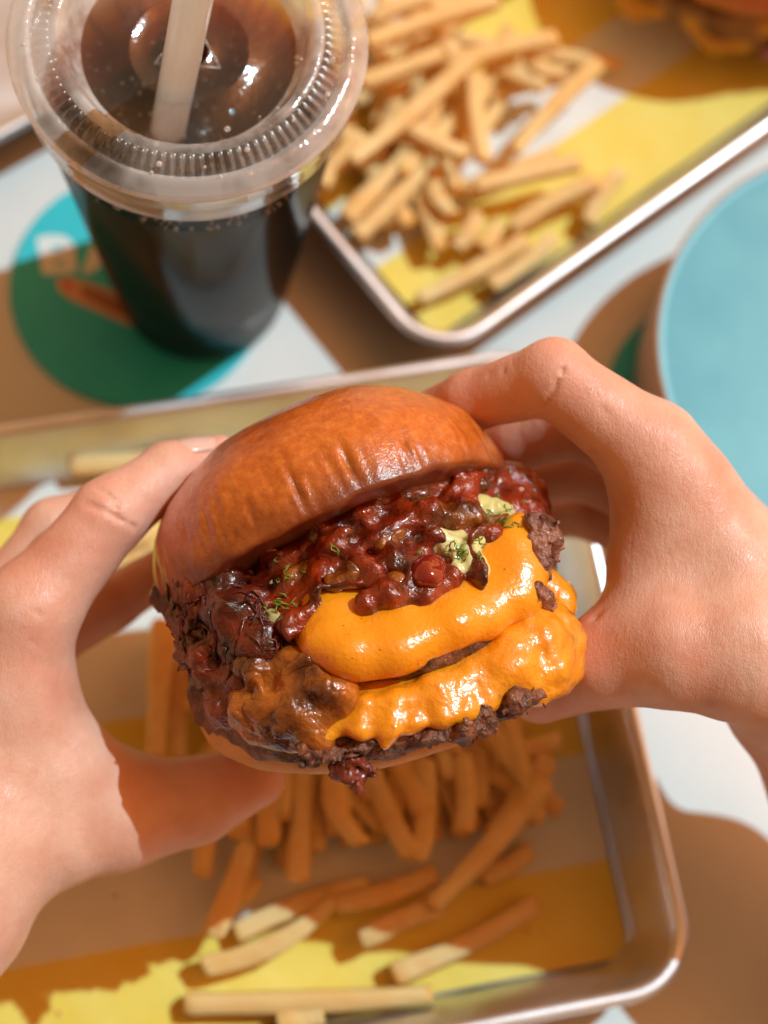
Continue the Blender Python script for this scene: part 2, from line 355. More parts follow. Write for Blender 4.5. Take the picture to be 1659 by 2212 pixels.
# ------------------------------------------------------------------ sheet-pan trays
def rrect(hx, hy, r, n=8):
    pts = []
    for cx, cy, a0 in ((hx-r, hy-r, 0), (-hx+r, hy-r, 90), (-hx+r, -hy+r, 180), (hx-r, -hy+r, 270)):
        for k in range(n+1):
            a = R(a0+90*k/n); pts.append((cx+r*math.cos(a), cy+r*math.sin(a)))
    return pts
def tray(corner, ux, uy, lx, ly, label, rim=2.5):
    """corner: world position of the outer rim corner; the pan extends along ux, uy"""
    ux = nrm(ux); uy = nrm(uy); c = np.asarray(corner)[:2]+ux*lx/2+uy*ly/2
    root = empty('tray', (c[0], c[1], 0), label, 'tray', 'metal trays on the table')
    W = lambda p, z: (c[0]+ux[0]*p[0]+uy[0]*p[1], c[1]+ux[1]*p[0]+uy[1]*p[1], z)
    def ring(ins, z, r): return [W(p, z) for p in rrect(lx/2-ins, ly/2-ins, max(r, .3))]
    fl = MB(); fl.loft([ring(1.35, .16, 1.0), ring(1.6, .06, .9), ring(2.4, .05, .8)], True, (False, True))
    fl.build('pan_floor', M['metal'], root)
    wl = MB(); wl.loft([ring(1.345, .17, 1.05), ring(1.1, .5, 1.2), ring(.55, rim-.35, 1.6), ring(.40, rim-.1, 1.7)]); wl.build('pan_wall', M['metal'], root)
    rm = MB(); k = 10; rm.loft([ring(.24+.22*math.cos(a), rim-.14+.18*math.sin(a), 1.88+.2*-math.cos(a)) for a in np.linspace(0, 2*math.pi, k+1)]); rm.build('rolled_rim', M['metal'], root)
    ow = MB(); ow.loft([ring(.5, rim-.3, 1.65), ring(1.05, .5, 1.25), ring(1.35, .1, 1.0), ring(1.6, 0.005, .9), ring(2.4, 0.004, .8)], True, (False, True)); ow.build('pan_underside', M['metal'], root)
    return root, W, c, ux, uy
def v2(p): return np.asarray(p)[:2]
d2 = lambda a: np.array([math.cos(R(a)), math.sin(R(a))])
NEAR_C = np.array([4.04, 24.2]); FAR_C = np.array([.53, 22.33])
near, Wn, nc, nux, nuy = tray(NEAR_C, -d2(23), -d2(113), 31, 20.2, 'aluminium tray with yellow striped paper and fries under the held burger')
far, Wf, fc_, fux, fuy = tray(FAR_C, d2(50.5), d2(140.5), 30, 21.5, 'aluminium tray with a heap of fries behind the cup')
thirdc = P(30, 285, 2.5)[:2]
third, Wt, tc_, tux, tuy = tray(thirdc+d2(47)*6.5, -d2(47), d2(137), 22, 20, 'aluminium tray mostly cut off at the left edge beside the cup lid')
YEL = simple('yellow_print', (.82, .61, .08), (.84, .66, .13), 60, .6, 55, .5, .0016)
WHT = simple('paper', (.74, .74, .72), (.78, .78, .76), 60, .6, 55, .5, .0016)
def liner(name, W, lx, ly, v0, stripes, label, seed):
    """striped greaseproof sheet lying in a pan; stripes run along the pan's first axis"""
    q = np.random.default_rng(seed); mb = MB(); cols = []
    us = np.linspace(-lx/2, lx/2, 30); vs = [v0]+[b for b, _ in stripes]
    hz = lambda u, v: .21+.05*math.sin(u*.9+v*.4+seed)*math.sin(v*.7-u*.3)+.02*math.sin(2.1*u+v)
    for (a, b), (_, col) in zip(zip(vs[:-1], vs[1:]), stripes):
        n = max(2, int(abs(b-a)/.6)); rr = [[(*W((u, v), 0)[:2], hz(u, v)) for u in us] for v in np.linspace(a, b, n)]
        k = len(mb.f); mb.loft(rr, close=False); cols += [col]*(len(mb.f)-k)
    o = mb.build('tray_liner', WHT); o.data.materials.append(YEL)
    o.data.polygons.foreach_set('material_index', np.array(cols, np.int32))
    return tag(o, label, 'paper liner', 'striped tray papers')
# pan-local v is measured from the pan centre; stripes are listed as (end, colour) with 1 = yellow
nv = lambda v: v-10.1
liner('tray_liner', Wn, 28.2, 17.2, nv(1.35), [(nv(2.3), 0), (nv(5.4), 1), (nv(9.2), 0), (nv(12.65), 1), (nv(15.9), 0), (nv(18.8), 1)], 'yellow and white striped paper under the fries in the near tray', 1)
fv = lambda v: v-10.75
liner('tray_liner', Wf, 27.2, 18.6, fv(1.4), [(fv(4.55), 1), (fv(7.1), 0), (fv(10.4), 1), (fv(13.4), 0), (fv(16.6), 1), (fv(20.1), 0)], 'yellow and white striped paper under the fries in the far tray', 2)
# ------------------------------------------------------------------ drink coaster
CO = np.array([-9.43, 23.79])
co = empty('coaster', (CO[0], CO[1], 0), 'round cyan coaster with white letters and a drawn hand under the cup', 'coaster', 'round cyan coasters')
mb = MB(); mb.loft([[(p[0], p[1], p[2]) for p in rg] for rg in lathe([(4.15, .01), (4.19, .05), (4.19, .15), (4.15, .19)], 72, (CO[0], CO[1], 0))], True, (True, True)); mb.build('card_disc', M['cyan'], co, smooth=False)
def flat_poly(name, pts, z, mat, parent, hole=None):
    """a printed patch: outline given as world xy"""
    mb = MB(); n = len(pts)
    if hole is None: mb.add([(x, y, z) for x, y in pts], [tuple(range(n))])
    else:
        mb.add([(x, y, z) for x, y in pts]+[(x, y, z) for x, y in hole], [(i, (i+1) % n, n+(i+1) % n, n+i) for i in range(n)])
    return mb.build(name, mat, parent, smooth=False)
def print_px(name, px, mat, z=.196): return flat_poly(name, [P(x, y, z)[:2] for x, y in px][::-1], z, mat, co)
B_out = [(78, 514), (100, 508), (130, 508), (146, 514), (158, 526), (163, 540), (160, 552), (165, 562), (165, 588), (130, 591), (96, 594), (91, 588), (87, 560), (82, 535)]
print_px('printed_letter', B_out, M['print_white'])
print_px('letter_counter', [(112, 531), (134, 531), (136, 538), (114, 540)], M['cyan'], .199)
print_px('letter_counter', [(114, 565), (140, 562), (142, 569), (116, 573)], M['cyan'], .199)
print_px('printed_letter', [(206, 512), (232, 512), (266, 584), (246, 588), (238, 574), (208, 576), (202, 590), (176, 590)], M['print_white'])
print_px('letter_counter', [(212, 560), (230, 559), (221, 536)], M['cyan'], .199)
print_px('printed_finger', [(124, 604), (132, 600), (150, 600), (200, 613), (240, 628), (300, 660), (300, 712), (262, 696), (230, 682), (190, 664), (150, 646), (130, 630), (122, 616)], M['print_peach'], .196)
print_px('printed_nail', [(132, 606), (150, 610), (160, 616), (158, 624), (146, 622), (134, 614)], M['print_red'], .199)
print_px('printed_sleeve', [(178, 616), (212, 626), (300, 668), (300, 694), (240, 672), (180, 640), (172, 626)], M['print_brown'], .1985)
# ------------------------------------------------------------------ cup of cola
CB = np.array([-7.45, 24.3])
cup = empty('plastic_cup', (CB[0], CB[1], .2), 'clear plastic cup of dark cola with a ribbed flat lid standing on the coaster', 'cup')
c0 = (CB[0], CB[1], .2)
mb = MB(); mb.loft(lathe([(.3, .25), (2.2, .22), (2.45, .02), (2.62, .0), (2.72, .25), (3.15, 4), (3.62, 8.6), (3.98, 12.2), (4.02, 12.35), (4.06, 12.45), (4.14, 14.1), (4.2, 14.3)], 96, c0)); mb.build('cup_wall', M['cup'], cup)
LZ = 15.1
def ribs(r, z, a):
    if 3.3 < r < 3.75: return r
    return r
lidp = [(4.2, LZ-1.75), (4.32, LZ-1.7), (4.3, LZ-1.1), (4.38, LZ-1.0), (4.34, LZ-.45), (4.52, LZ-.36), (4.53, LZ-.26), (4.40, LZ-.18), (4.22, LZ-.1), (4.1, LZ-.02), (3.98, LZ-.05), (3.9, LZ-.14)]
mb = MB(); mb.loft(lathe(lidp, 128, c0))
mb4 = MB(); mb4.loft(lathe([(3.42, LZ+.12), (3.36, LZ+.17), (3.25, LZ+.18), (3.15, LZ+.12), (2.98, LZ-.25), (2.85, LZ-.62), (2.72, LZ-.72)], 128, c0))
mb3 = MB(); mb3.loft(lathe([(2.72, LZ-.72), (2.55, LZ-.74), (1.62, LZ-.74), (1.56, LZ-.68), (1.47, LZ-.68), (1.4, LZ-.74), (.55, LZ-.74), (.5, LZ-.70)], 128, c0))
nr = 96
# the ring of pressed ribs between rim and crown
rr = []
for r, z in [(3.9, -.14), (3.86, -.12), (3.78, -.03), (3.6, .05), (3.46, .11), (3.42, .12)]:
    row = []
    for k in range(nr*6):
        a = 2*math.pi*k/(nr*6); up = (1, .62, .08, 0, .08, .62)[k % 6]; inner = 3.44 < r < 3.88
        row.append((c0[0]+r*math.cos(a), c0[1]+r*math.sin(a), c0[2]+LZ+z+(.13*up if inner else 0)))
    rr.append(row)
mb2 = MB(); mb2.loft(rr)
lid = mb.build('lid', M['lid'], cup); mb2.build('rib_ring', M['lid_rib'], lid); mb3.build('lid_recess', M['lid_clear'], lid); mb4.build('lid_crown', M['lid_crown'], lid)
mb = MB(); mb.loft(lathe([(.4, .28), (2.3, .27), (2.6, .32), (3.12, 4), (3.59, 8.6), (3.92, 12.0), (3.93, 12.1)], 72, c0), True, (True, True)); mb.build('cola', M['cola'], cup)
# bubbles, drops and froth line
mb = MB()
q = np.random.default_rng(3)
def blob(mb, p, r, n=6):
    rings = [[(p[0]+r*math.sin(t)*math.cos(a), p[1]+r*math.sin(t)*math.sin(a), p[2]+r*.8*math.cos(t)) for a in np.linspace(0, 2*math.pi, n, endpoint=False)] for t in (.25, .9, 1.6, 2.3, 2.9)]
    mb.loft(rings, True, (True, True))
for k in range(260):
    r = 3.0*math.sqrt(q.random()); a = q.random()*6.283
    blob(mb, (c0[0]+r*math.cos(a), c0[1]+r*math.sin(a), c0[2]+12.12), .018+.03*q.random()**3)
for k in range(220):
    a = q.random()*6.283; r = 3.7+.25*q.random()
    blob(mb, (c0[0]+r*math.cos(a), c0[1]+r*math.sin(a), c0[2]+12.12), .03+.05*q.random()**2)
fo = mb.build('bubbles', M['bubble'], cup); fo['kind'] = 'stuff'
mb = MB()
for k in range(46):
    a = q.random()*6.283; r = 2.75+1.55*q.random(); z = LZ-.7 if r < 2.9 else (LZ-.02 if r > 3.9 else LZ+.16)
    blob(mb, (c0[0]+r*math.cos(a), c0[1]+r*math.sin(a), c0[2]+z), .03+.07*q.random()**2, 8)
dr = mb.build('droplets', M['lid'], cup); dr['kind'] = 'stuff'
# moulded triangle on the lid
mb = MB(); tri = [(c0[0]+.95*math.cos(R(a)), c0[1]+.95*math.sin(R(a)), c0[2]+LZ-.72) for a in (100, 220, 340)]
mb.tube(tri+tri[:1], .035, 6, False); mb.build('moulded_mark', M['lid_rib'], lid)
# straw
s1 = C(385, 165, 45.9); s2 = C(428, -60, 40.9)
d_ = nrm(s2-s1)
mb = MB(); pts = [s1-d_*5, s1-d_*2, s1, s1+(s2-s1)*.5, s2, s2+d_*3]
mb.tube(pts, .47, 24, False)
tag(mb.build('drinking_straw', M['straw']), 'wide translucent white straw standing in the cola cup', 'straw')
# ------------------------------------------------------------------ blue topped plate on the right
PC = np.array([14.0, 25.45]); PR = 7.2; PH = 4.2
pl = empty('plate', (PC[0], PC[1], 0), 'round raised plate with glossy blue top and pale rim', 'plate')
mb = MB(); mb.loft(lathe([(PR-.45, .02), (PR-.2, .1), (PR-.1, .5), (PR, PH-.3), (PR, PH-.1), (PR-.03, PH-.02), (PR-.11, PH)], 96, (*PC, 0)), True, (True, False)); mb.build('clay_body', M['plate_side'], pl)
mb = MB(); mb.loft(lathe([(PR-.11, PH), (PR-.16, PH-.03), (PR-.3, PH-.04), (.5, PH-.04)], 96, (*PC, 0)), True, (False, True)); mb.build('glazed_top', M['plate_blue'], pl, smooth=False)
cc = P(1385, 775, 0)[:2]+np.array([3.2, -1.2])
mb = MB(); mb.loft(lathe([(4.15, .01), (4.19, .05), (4.19, .15), (4.15, .19)], 72, (*cc, 0)), True, (True, True))
tag(mb.build('coaster', M['cyan'], smooth=False), 'round cyan coaster half hidden behind the right hand beside the blue plate', 'coaster', 'round cyan coasters')
# ------------------------------------------------------------------ fries
def fry_mesh(k):
    q = np.random.default_rng(100+k); n = 12; V = []; E = []
    bend = q.normal(0, .10); bz = q.normal(0, .03); tap = q.uniform(-.35, .35); ph = q.random()*6
    prof = [(1, .72), (.72, 1), (-.72, 1), (-1, .72), (-1, -.72), (-.72, -1), (.72, -1), (1, -.72)]
    xs = np.concatenate([[-.5, -.49], np.linspace(-.46, .46, n), [.49, .5]])
    rings = []
    for i, x in enumerate(xs):
        s = .55*(1+tap*x) if i in (0, len(xs)-1) else (.88*(1+tap*x) if i in (1, len(xs)-2) else (1+tap*x)*(1+.07*math.sin(x*7+ph)+q.normal(0, .02)))
        rings.append([(x*1., (a*.5*s+q.normal(0, .015)), (b*.5*s+q.normal(0, .015))) for a, b in prof])
    mb = MB(); mb.loft(rings, True, (True, True)); V = np.array(mb.v)
    # column 3 keeps the bend, applied in units of length below
    me = mesh_from('fry', V, mb.f); me.materials.append(M['fry'])
    co_ = V.copy(); at = me.attributes.new('edge', 'FLOAT', 'POINT')
    r = np.abs(co_[:, 1])*np.abs(co_[:, 2])*4
    at.data.foreach_set('value', np.clip(np.where(np.abs(co_[:, 0]) > .47, .9, 0)+np.clip(r-.35, 0, 1)*1.2+q.normal(0, .12, len(V)), 0, 1).astype(np.float32))
    nb = len(V); s2_ = np.zeros(nb*3, np.float32); me.vertices.foreach_get('co', s2_); s2_ = s2_.reshape(-1, 3)
    s2_[:, 1] += bend*9*(s2_[:, 0]**2-.08); s2_[:, 2] += bz*9*(s2_[:, 0]**2-.08); me.vertices.foreach_set('co', s2_.ravel()); me.update()
    return me
FRY = [fry_mesh(k) for k in range(10)]
fcount = 0
def fry(a, b, wd, label, group):
    """a french fry from a to b (world cm), wd thick"""
    global fcount
    a = np.asarray(a, float); b = np.asarray(b, float); x = nrm(b-a)
    y = nrm(np.cross((0, 0, 1), x)); z = np.cross(x, y)
    t = (fcount*37 % 100)/100*.5-.25; y, z = y*math.cos(t)+z*math.sin(t), z*math.cos(t)-y*math.sin(t)
    o = bpy.data.objects.new('french_fry', FRY[fcount % 10]); COL.objects.link(o); fcount += 1
    S = np.array([np.linalg.norm(b-a), wd, wd*.95]); Mx = np.eye(4); Mx[:3, :3] = np.stack([x, y, z], 1)*S*.01; Mx[:3, 3] = (a+b)/2*.01
    o.matrix_world = Matrix([[float(v) for v in r] for r in Mx])
    return tag(o, label, 'french fry', group)
GF = 'fries heaped on the far tray'; GN = 'fries on the near tray under the burger'
# far tray: (x0, y0, x1, y1, height of centre line, label)
FAR = [
 (790, 92, 1075, 0, 3.0, 'long pale fry along the top edge of the far heap'),
 (964, 140, 1203, 80, 2.6, 'thick fry pointing right near the top of the far heap'),
 (760, 352, 1022, 125, 3.0, 'very long thick fry slanting up beside the cup lid'),
 (1018, 160, 1040, 350, 2.2, 'upright thin fry in the middle of the far heap'),
 (862, 268, 1002, 338, 2.4, 'fry slanting down to the right in the middle of the far heap'),
 (1058, 135, 1176, 191, 1.8, 'short fry slanting down right under the thick top fry'),
 (1290, 135, 1107, 325, 1.9, 'fry sticking out furthest to the upper right of the far heap'),
 (1022, 404, 1256, 350, 1.7, 'bright fry lying level across the right of the far heap'),
 (930, 370, 966, 470, 1.4, 'short wide upright fry left of the level bright fry'),
 (988, 540, 1035, 465, 1.0, 'stubby fry on the yellow stripe near the lower corner'),
 (1263, 482, 1338, 367, .75, 'fry nearest the right rim of the far tray'),
 (1100, 490, 1288, 388, 1.1, 'fry parallel to the right rim above the stubby one'),
 (905, 652, 1139, 522, .75, 'lowest long fry pointing to the corner of the far tray'),
 (1060, 625, 1200, 515, .7, 'fry closest to the lower corner beside the long lowest fry'),
 (770, 515, 916, 367, 1.6, 'fry slanting up at the lower left of the far heap'),
 (745, 475, 878, 335, 1.9, 'fry slanting up closest to the left rim of the far tray'),
 (1040, 540, 1080, 482, .8, 'small broken fry stub beside the stubby fry'),
 (780, 182, 958, 117, 2.7, 'fry just right of the lid below the long pale fry'),
 (1128, 122, 1212, 168, 2.0, 'small fry bit under the tip of the thick top fry'),
 (912, 285, 944, 205, 2.0, 'short upright fry left of the upright thin fry'),
 (690, 400, 782, 290, 2.3, 'fry partly behind the lid at the left of the far heap'),
 (800, 40, 930, -10, 2.6, 'uppermost fry cut by the top edge of the photo'),
 (930, 60, 1010, 150, 2.0, 'fry crossing under the long pale one at the top')]
for x0, y0, x1, y1, z, lb in FAR: fry(P(x0, y0, z), P(x1, y1, z+.15), .54, lb, GF)
q = np.random.default_rng(21)
for k in range(34):
    px = q.normal(925, 120); py = q.normal(285, 150)
    if px < 690: px = 690+q.random()*80
    c_ = P(px, py, 0); r_ = math.hypot((px-930)/220, (py-270)/260); z = max(.5, 1.5*(1-r_*.75)*q.random()+.45)
    a = R(q.normal(70, 38)); l = q.uniform(2.4, 4.6)*.9; d = np.array([math.cos(a), math.sin(a), q.normal(0, .12)])*l
    p0 = P(px, py, z); lo_ = min((p0+d)[2], (p0-d)[2]); p0[2] += max(0, .65-lo_)
    # stay inside the pan
    ok = True
    for e in (p0+d, p0-d):
        u = (e[:2]-fc_)@fux; v = (e[:2]-fc_)@fuy
        if abs(u) > 13.2 or abs(v) > 8.9: ok = False
    if ok and not (px > 1150 and py < 330): fry(p0-d, p0+d, q.uniform(.44, .56), 'golden fry buried in the heap on the far tray', GF)
NEAR = [
 (445, 2105, 735, 1955, .9, 'lower half of a bent bright fry at the left front of the near tray'),
 (725, 1962, 945, 1893, 1.0, 'curved bright fry continuing the front left one towards the middle'),
 (505, 2010, 800, 1905, .7, 'fry lying just behind the bright bent one at the front'),
 (775, 2028, 955, 1950, 1.2, 'rounded bright fry end in the middle of the near tray'),
 (935, 1962, 1185, 1690, 1.7, 'longest fry reaching up right towards the tray wall'),
 (850, 2112, 1165, 1955, .7, 'isolated fry lying right of the others near the front rim'),
 (398, 2172, 935, 2152, .7, 'long straight level fry nearest the front rim'),
 (600, 2215, 700, 2196, .7, 'fry tip cut by the bottom edge of the photo'),
 (462, 2025, 555, 1760, 1.6, 'pale standing fry under the left thumb'),
 (655, 1650, 640, 1905, 1.9, 'upright shaded fry just right of the thumb tip'),
 (705, 1660, 765, 1830, 2.3, 'shaded fry leaning right below the dark hanging scrap'),
 (800, 1670, 885, 1850, 2.1, 'shaded fry slanting down right under the burger'),
 (920, 1640, 908, 1860, 2.0, 'wide upright shaded fry under the cheese drip'),
 (1000, 1630, 1005, 1800, 1.7, 'upright shaded fry right of the wide one'),
 (1060, 1810, 1185, 1640, 1.4, 'shaded fry slanting to the right at the edge of the near heap'),
 (1040, 1900, 1150, 1838, .7, 'dark short fry lying on the white stripe at the right'),
 (1060, 1640, 1215, 1600, 1.3, 'fry pointing right along the yellow stripe under the burger'),
 (352, 1340, 335, 1640, 1.4, 'long upright fry seen between the left hand and the burger'),
 (400, 1420, 380, 1640, 1.0, 'blurred fry beside the long upright one in the hand gap'),
 (150, 1008, 425, 985, .8, 'lit fry lying level beside the back wall of the near tray'),
 (275, 1190, 340, 1110, 1.1, 'fry end glimpsed between the index finger and the bun'),
 (240, 1225, 330, 1170, .8, 'yellow lit fry just under the left index finger'),
 (560, 1900, 480, 1960, .8, 'fry stub between the pale standing fry and the bent one')]
for x0, y0, x1, y1, z, lb in NEAR: fry(P(x0, y0, z), P(x1, y1, z+.1), .6, lb, GN)
for k in range(170):
    px = q.normal(840, 190); py = q.normal(1640, 130)
    if px > 1150 or py > 1900: continue
    z = .65+1.3*q.random(); a = R(q.normal(112, 20)); l = q.uniform(1.9, 3.8); d = np.array([math.cos(a), math.sin(a), q.normal(0, .08)])*l
    p0 = P(px, py, z); lo_ = min((p0+d)[2], (p0-d)[2]); p0[2] += max(0, .65-lo_); ok = True
    for e in (p0+d, p0-d):
        u = (e[:2]-nc)@nux; v = (e[:2]-nc)@nuy
        if abs(u) > 13.6 or v < -8.2 or v > 4.6: ok = False
    if ok: fry(p0-d, p0+d, q.uniform(.48, .6), 'shaded golden fry in the pile below the held burger', GN)
# ------------------------------------------------------------------ the held burger
U = 1.07                             # unit of the burger and hand frames, cm
BO = C(790, 1270, 44.*U)
def B2W(v): v = np.asarray(v, float); return BO+U*(v[..., 0:1]*CR+v[..., 1:2]*CU-v[..., 2:3]*CF)
def B(px, py, z):                    # burger frame: x right, y up, z towards the viewer, cm
    d = 44.-z; return np.array([(px-829.5)/F*d-(790-829.5)/F*44, (1106-py)/F*d-(1106-1270)/F*44, z])
burger = empty('burger', BO, 'double cheeseburger on a glossy bun with relish and melted cheese held in both hands', 'burger')
def sculpt(name, fn, lo, hi, h, mat, parent=burger, post=None):
    V, Q = snets(fn, lo, hi, h)
    if post is not None: V = post(V)
    o = mk(name, B2W(V), Q, mat, parent); return o
# --- top bun
bu = nrm((.91, .415, 0)); ba = nrm((-.415, .91, -.29)); bw = np.cross(bu, ba); BC = np.array([-.50, .74, .1])
def bun_mesh(Rb, hgt, n=420, m=110):
    q = np.random.default_rng(5)
    ss = np.concatenate([np.linspace(-1, -.001, 22), np.linspace(0, 1, m)]); ph = np.linspace(0, 2*np.pi, n, endpoint=False)
    V = np.zeros((len(ss), n, 3)); bake_shade = np.zeros((len(ss), n)); crumb = np.zeros((len(ss), n))
    folds = [(R(q.uniform(20, 165)), q.uniform(.008, .022), q.uniform(.012, .05), q.uniform(.15, .45), q.uniform(.2, 1.3)) for k in range(150)]+[(R(93), .018, .15, .55, .75), (R(76), .013, .10, .5, .7), (R(58), .015, .09, .5, .6), (R(120), .012, .07, .5, .7)]
    for i, s in enumerate(ss):
        if s >= 0:
            a = s*math.pi/2; r = Rb*max(math.cos(a), 0)**.93; y = .55+hgt*math.sin(a)**.98
        else:
            a = -s; r = Rb*(1-.10*a**2) if a < .35 else Rb*(1-.10*.1225)*(1-(a-.35)/.65*.98); y = .55*(1-min(a/.35, 1)**1.6) if a < .35 else .0+.28*math.sin((a-.35)/.65*1.5)
        yy = np.full(n, y); rr = np.full(n, r)
        # squeezed a little, higher on the viewer's right, low and thick on the left
        d = np.zeros(n)
        if s > -.35:
            for f, wd, am, hh, hc in folds:
                dp = (ph-f+np.pi) % (2*np.pi)-np.pi
                d += am*.75*(1 if wd > .0125 else -.8)*np.exp(-(dp/wd)**2)*np.exp(-((y-hc)/hh)**2)
        P3 = np.stack([rr*np.cos(ph), yy, rr*np.sin(ph)], 1)
        nz = fbm(P3+20, .45, 3)*.10+fbm(P3+3, 1.7, 2)*.022
        lip = np.exp(-((y-.1)/.25)**2)*vnoise(P3*np.array([1, .2, 1]), 2.2)*.07 if s > -.4 else 0
        sc_ = 1+(nz-d)/max(Rb, .1)
        V[i] = np.stack([rr*np.cos(ph)*sc_, yy+nz*.6+lip, rr*np.sin(ph)*sc_*.97], 1)
        b_ = np.exp(-(max(y, 0)/(.55-.3*np.cos(ph)))**1.5)*(.95+.5*vnoise(P3, 1.5))+.35*np.exp(-((y-.6)/.8)**2)*np.clip(d*9, 0, 1)  # baked rim, reaching higher on the left to paint in shade; folds darkened
        bake_shade[i] = np.clip(b_, 0, .95) if s > -.37 else .9
        if s < -.42: crumb[i] = np.clip((-s-.42)*8, 0, 1)
    Fc = []
    k, n_ = V.shape[:2]
    I = np.arange(k*n_).reshape(k, n_); J = np.roll(I, -1, 1)
    Fc = np.stack([I[:-1], J[:-1], J[1:], I[1:]], -1).reshape(-1, 4)[:, ::-1]
    return V.reshape(-1, 3), Fc, bake_shade.ravel(), crumb.ravel()
V, Fc, bake_shade, crumb = bun_mesh(4.40, 3.1)
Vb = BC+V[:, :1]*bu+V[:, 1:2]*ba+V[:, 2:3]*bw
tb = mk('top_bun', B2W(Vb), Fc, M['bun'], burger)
for nm, dat in (('bake_shade', bake_shade), ('crumb', crumb)):
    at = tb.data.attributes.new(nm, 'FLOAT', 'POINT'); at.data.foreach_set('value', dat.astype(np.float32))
# --- stack of patties
sa = nrm((-.16, .92, .36)); su = nrm(np.array([.985, .17, 0])-sa*np.dot((.985, .17, 0), sa)); sw = np.cross(su, sa)
def patty_fn(c, rad, ht):
    def f(p):
        d = disc(p, c, su, sa, sw, rad+.12*vnoise(p+9, .7), ht, ht*.8)
        return d-.12*fbm(p+4, 1.3, 3)-.05*np.abs(vnoise(p, 5.5))
    return f
P1, P2 = np.array([.16, -.02, 0]), np.array([.30, -1.62, -.15])
sculpt('beef_patty', patty_fn(P1, 4.45, .5), (-5.4, -3.4, -5.2), (5.6, 3.2, 5.4), .1, M['patty'])
sculpt('beef_patty', patty_fn(P2, 4.5, .5), (-5.4, -5.2, -5.4), (5.8, 1.6, 5.4), .1, M['patty'])
sculpt('bottom_bun', lambda p: disc(p, (-.05, -2.1, -.3), su, sa, sw, 4.1, .55, .5)-.05*fbm(p, .8, 2), (-5.2, -6, -5.4), (5.2, .6, 5.2), .13, M['bun_low'])
def zf(x, rad=4.5, c=.16): return .93*math.sqrt(max(rad*rad-(x-c)**2, .3))
def chains(lst, k, zoff, rad, cx):
    cs = []
    for (a, b, ra, rb, dz) in lst:
        A = B(*a, 4.); Bb = B(*b, 4.)
        A = B(*a, zf(A[0], rad, cx)+zoff+dz[0]); Bb = B(*b, zf(Bb[0], rad, cx)+zoff+dz[1]); cs.append((A, Bb, ra, rb))
    def f(p):
        d = None
        for A, Bb, ra, rb in cs:
            e = cone(p, A, Bb, ra, rb); d = e if d is None else smin(d, e, k)
        return d
    return f
# --- upper cheese: a thick melted slice with rounded lobes hanging over the patty
ch1 = [((668, 1360), (690, 1392), .38, .42, (-.5, -.15)), ((725, 1345), (752, 1415), .52, .58, (-.5, .02)), ((795, 1350), (800, 1410), .42, .48, (-.55, -.06)),
       ((860, 1345), (862, 1405), .54, .54, (-.5, .03)), ((930, 1330), (920, 1380), .44, .46, (-.55, -.06)), ((1000, 1300), (985, 1352), .54, .52, (-.5, .02)), ((1060, 1260), (1050, 1335), .46, .5, (-.5, -.04)),
       ((1105, 1200), (1110, 1292), .5, .52, (-.5, .02)), ((1122, 1140), (1135, 1230), .36, .42, (-.6, -.1)), ((1130, 1250), (1130, 1285), .42, .40, (-.1, .0)), ((700, 1300), (1080, 1200), .6, .6, (-.95, -.95))]
f1 = chains(ch1, .5, -.1, 4.5, .16)
sculpt('cheese_slice', lambda p: f1(p)+.05*fbm(p, .8, 2), (-2.6, -3.2, 1), (5, 2.4, 6), .065, M['cheese'])
ch2 = [((1095, 1440), (1120, 1470), .62, .55, (0, .1)), ((1165, 1390), (1180, 1440), .66, .66, (.1, .3)), ((1215, 1400), (1215, 1445), .5, .5, (.3, .4)),
       ((1190, 1470), (1165, 1492), .42, .36, (.3, .3)), ((1190, 1340), (1215, 1370), .5, .45, (-.1, .2)), ((1150, 1350), (1110, 1400), .5, .5, (-.2, 0)),
       ((1175, 1265), (1205, 1290), .42, .36, (-1.1, -.8)), ((1205, 1290), (1210, 1310), .34, .34, (-.8, -.5)),
       ((1060, 1450), (1050, 1515), .5, .34, (-.15, .1)), ((1000, 1480), (1005, 1535), .46, .34, (-.2, .1)), ((940, 1490), (950, 1545), .46, .34, (-.2, .1)),
       ((900, 1520), (895, 1560), .4, .3, (-.15, .1)), ((850, 1525), (845, 1570), .42, .3, (-.15, .1)), ((833, 1570), (831, 1612), .2, .12, (.1, .15)),
       ((790, 1535), (780, 1575), .38, .3, (-.15, .1)), ((740, 1560), (700, 1592), .3, .18, (-.1, .1)), ((760, 1500), (1000, 1450), .5, .5, (-.7, -.7))]
f2 = chains(ch2, .3, -.15, 4.6, .3)
sculpt('cheese_slice', lambda p: f2(p)+.06*fbm(p+11, 1.3, 3)+.03*vnoise(p, 4.), (-2.6, -4.4, 0), (6.2, 1.2, 6.2), .065, M['cheese_oily'])
# --- relish heap
q = np.random.default_rng(11)
rel_line = [(480, 1215), (600, 1145), (720, 1105), (850, 1062), (980, 1030), (1080, 1045), (1150, 1080)]
low_line = [(540, 1345), (630, 1370), (705, 1305), (830, 1318), (935, 1298), (1035, 1225), (1115, 1130)]
def between(t, s):
    x = t*6; i = min(int(x), 5); f = x-i
    a = np.array(rel_line[i])*(1-f)+np.array(rel_line[i+1])*f; b = np.array(low_line[i])*(1-f)+np.array(low_line[i+1])*f
    return a*(1-s)+b*s
def relz(px, py, s): return zf((px-790)/88., 4.35)*.97-1.5+1.35*s+.75*max(0, s-.6)**.8
lumps = []
for k in range(95):
    t, s = q.random(), q.random()**.85
    px, py = between(t, s); c = B(px, py, relz(px, py, s)+q.normal(0, .08)-.12)
    Mx = np.linalg.qr(q.normal(size=(3, 3)))[0]; lumps.append((c, Mx, (q.uniform(.3, .8), q.uniform(.2, .42), q.uniform(.10, .2))))
base = []
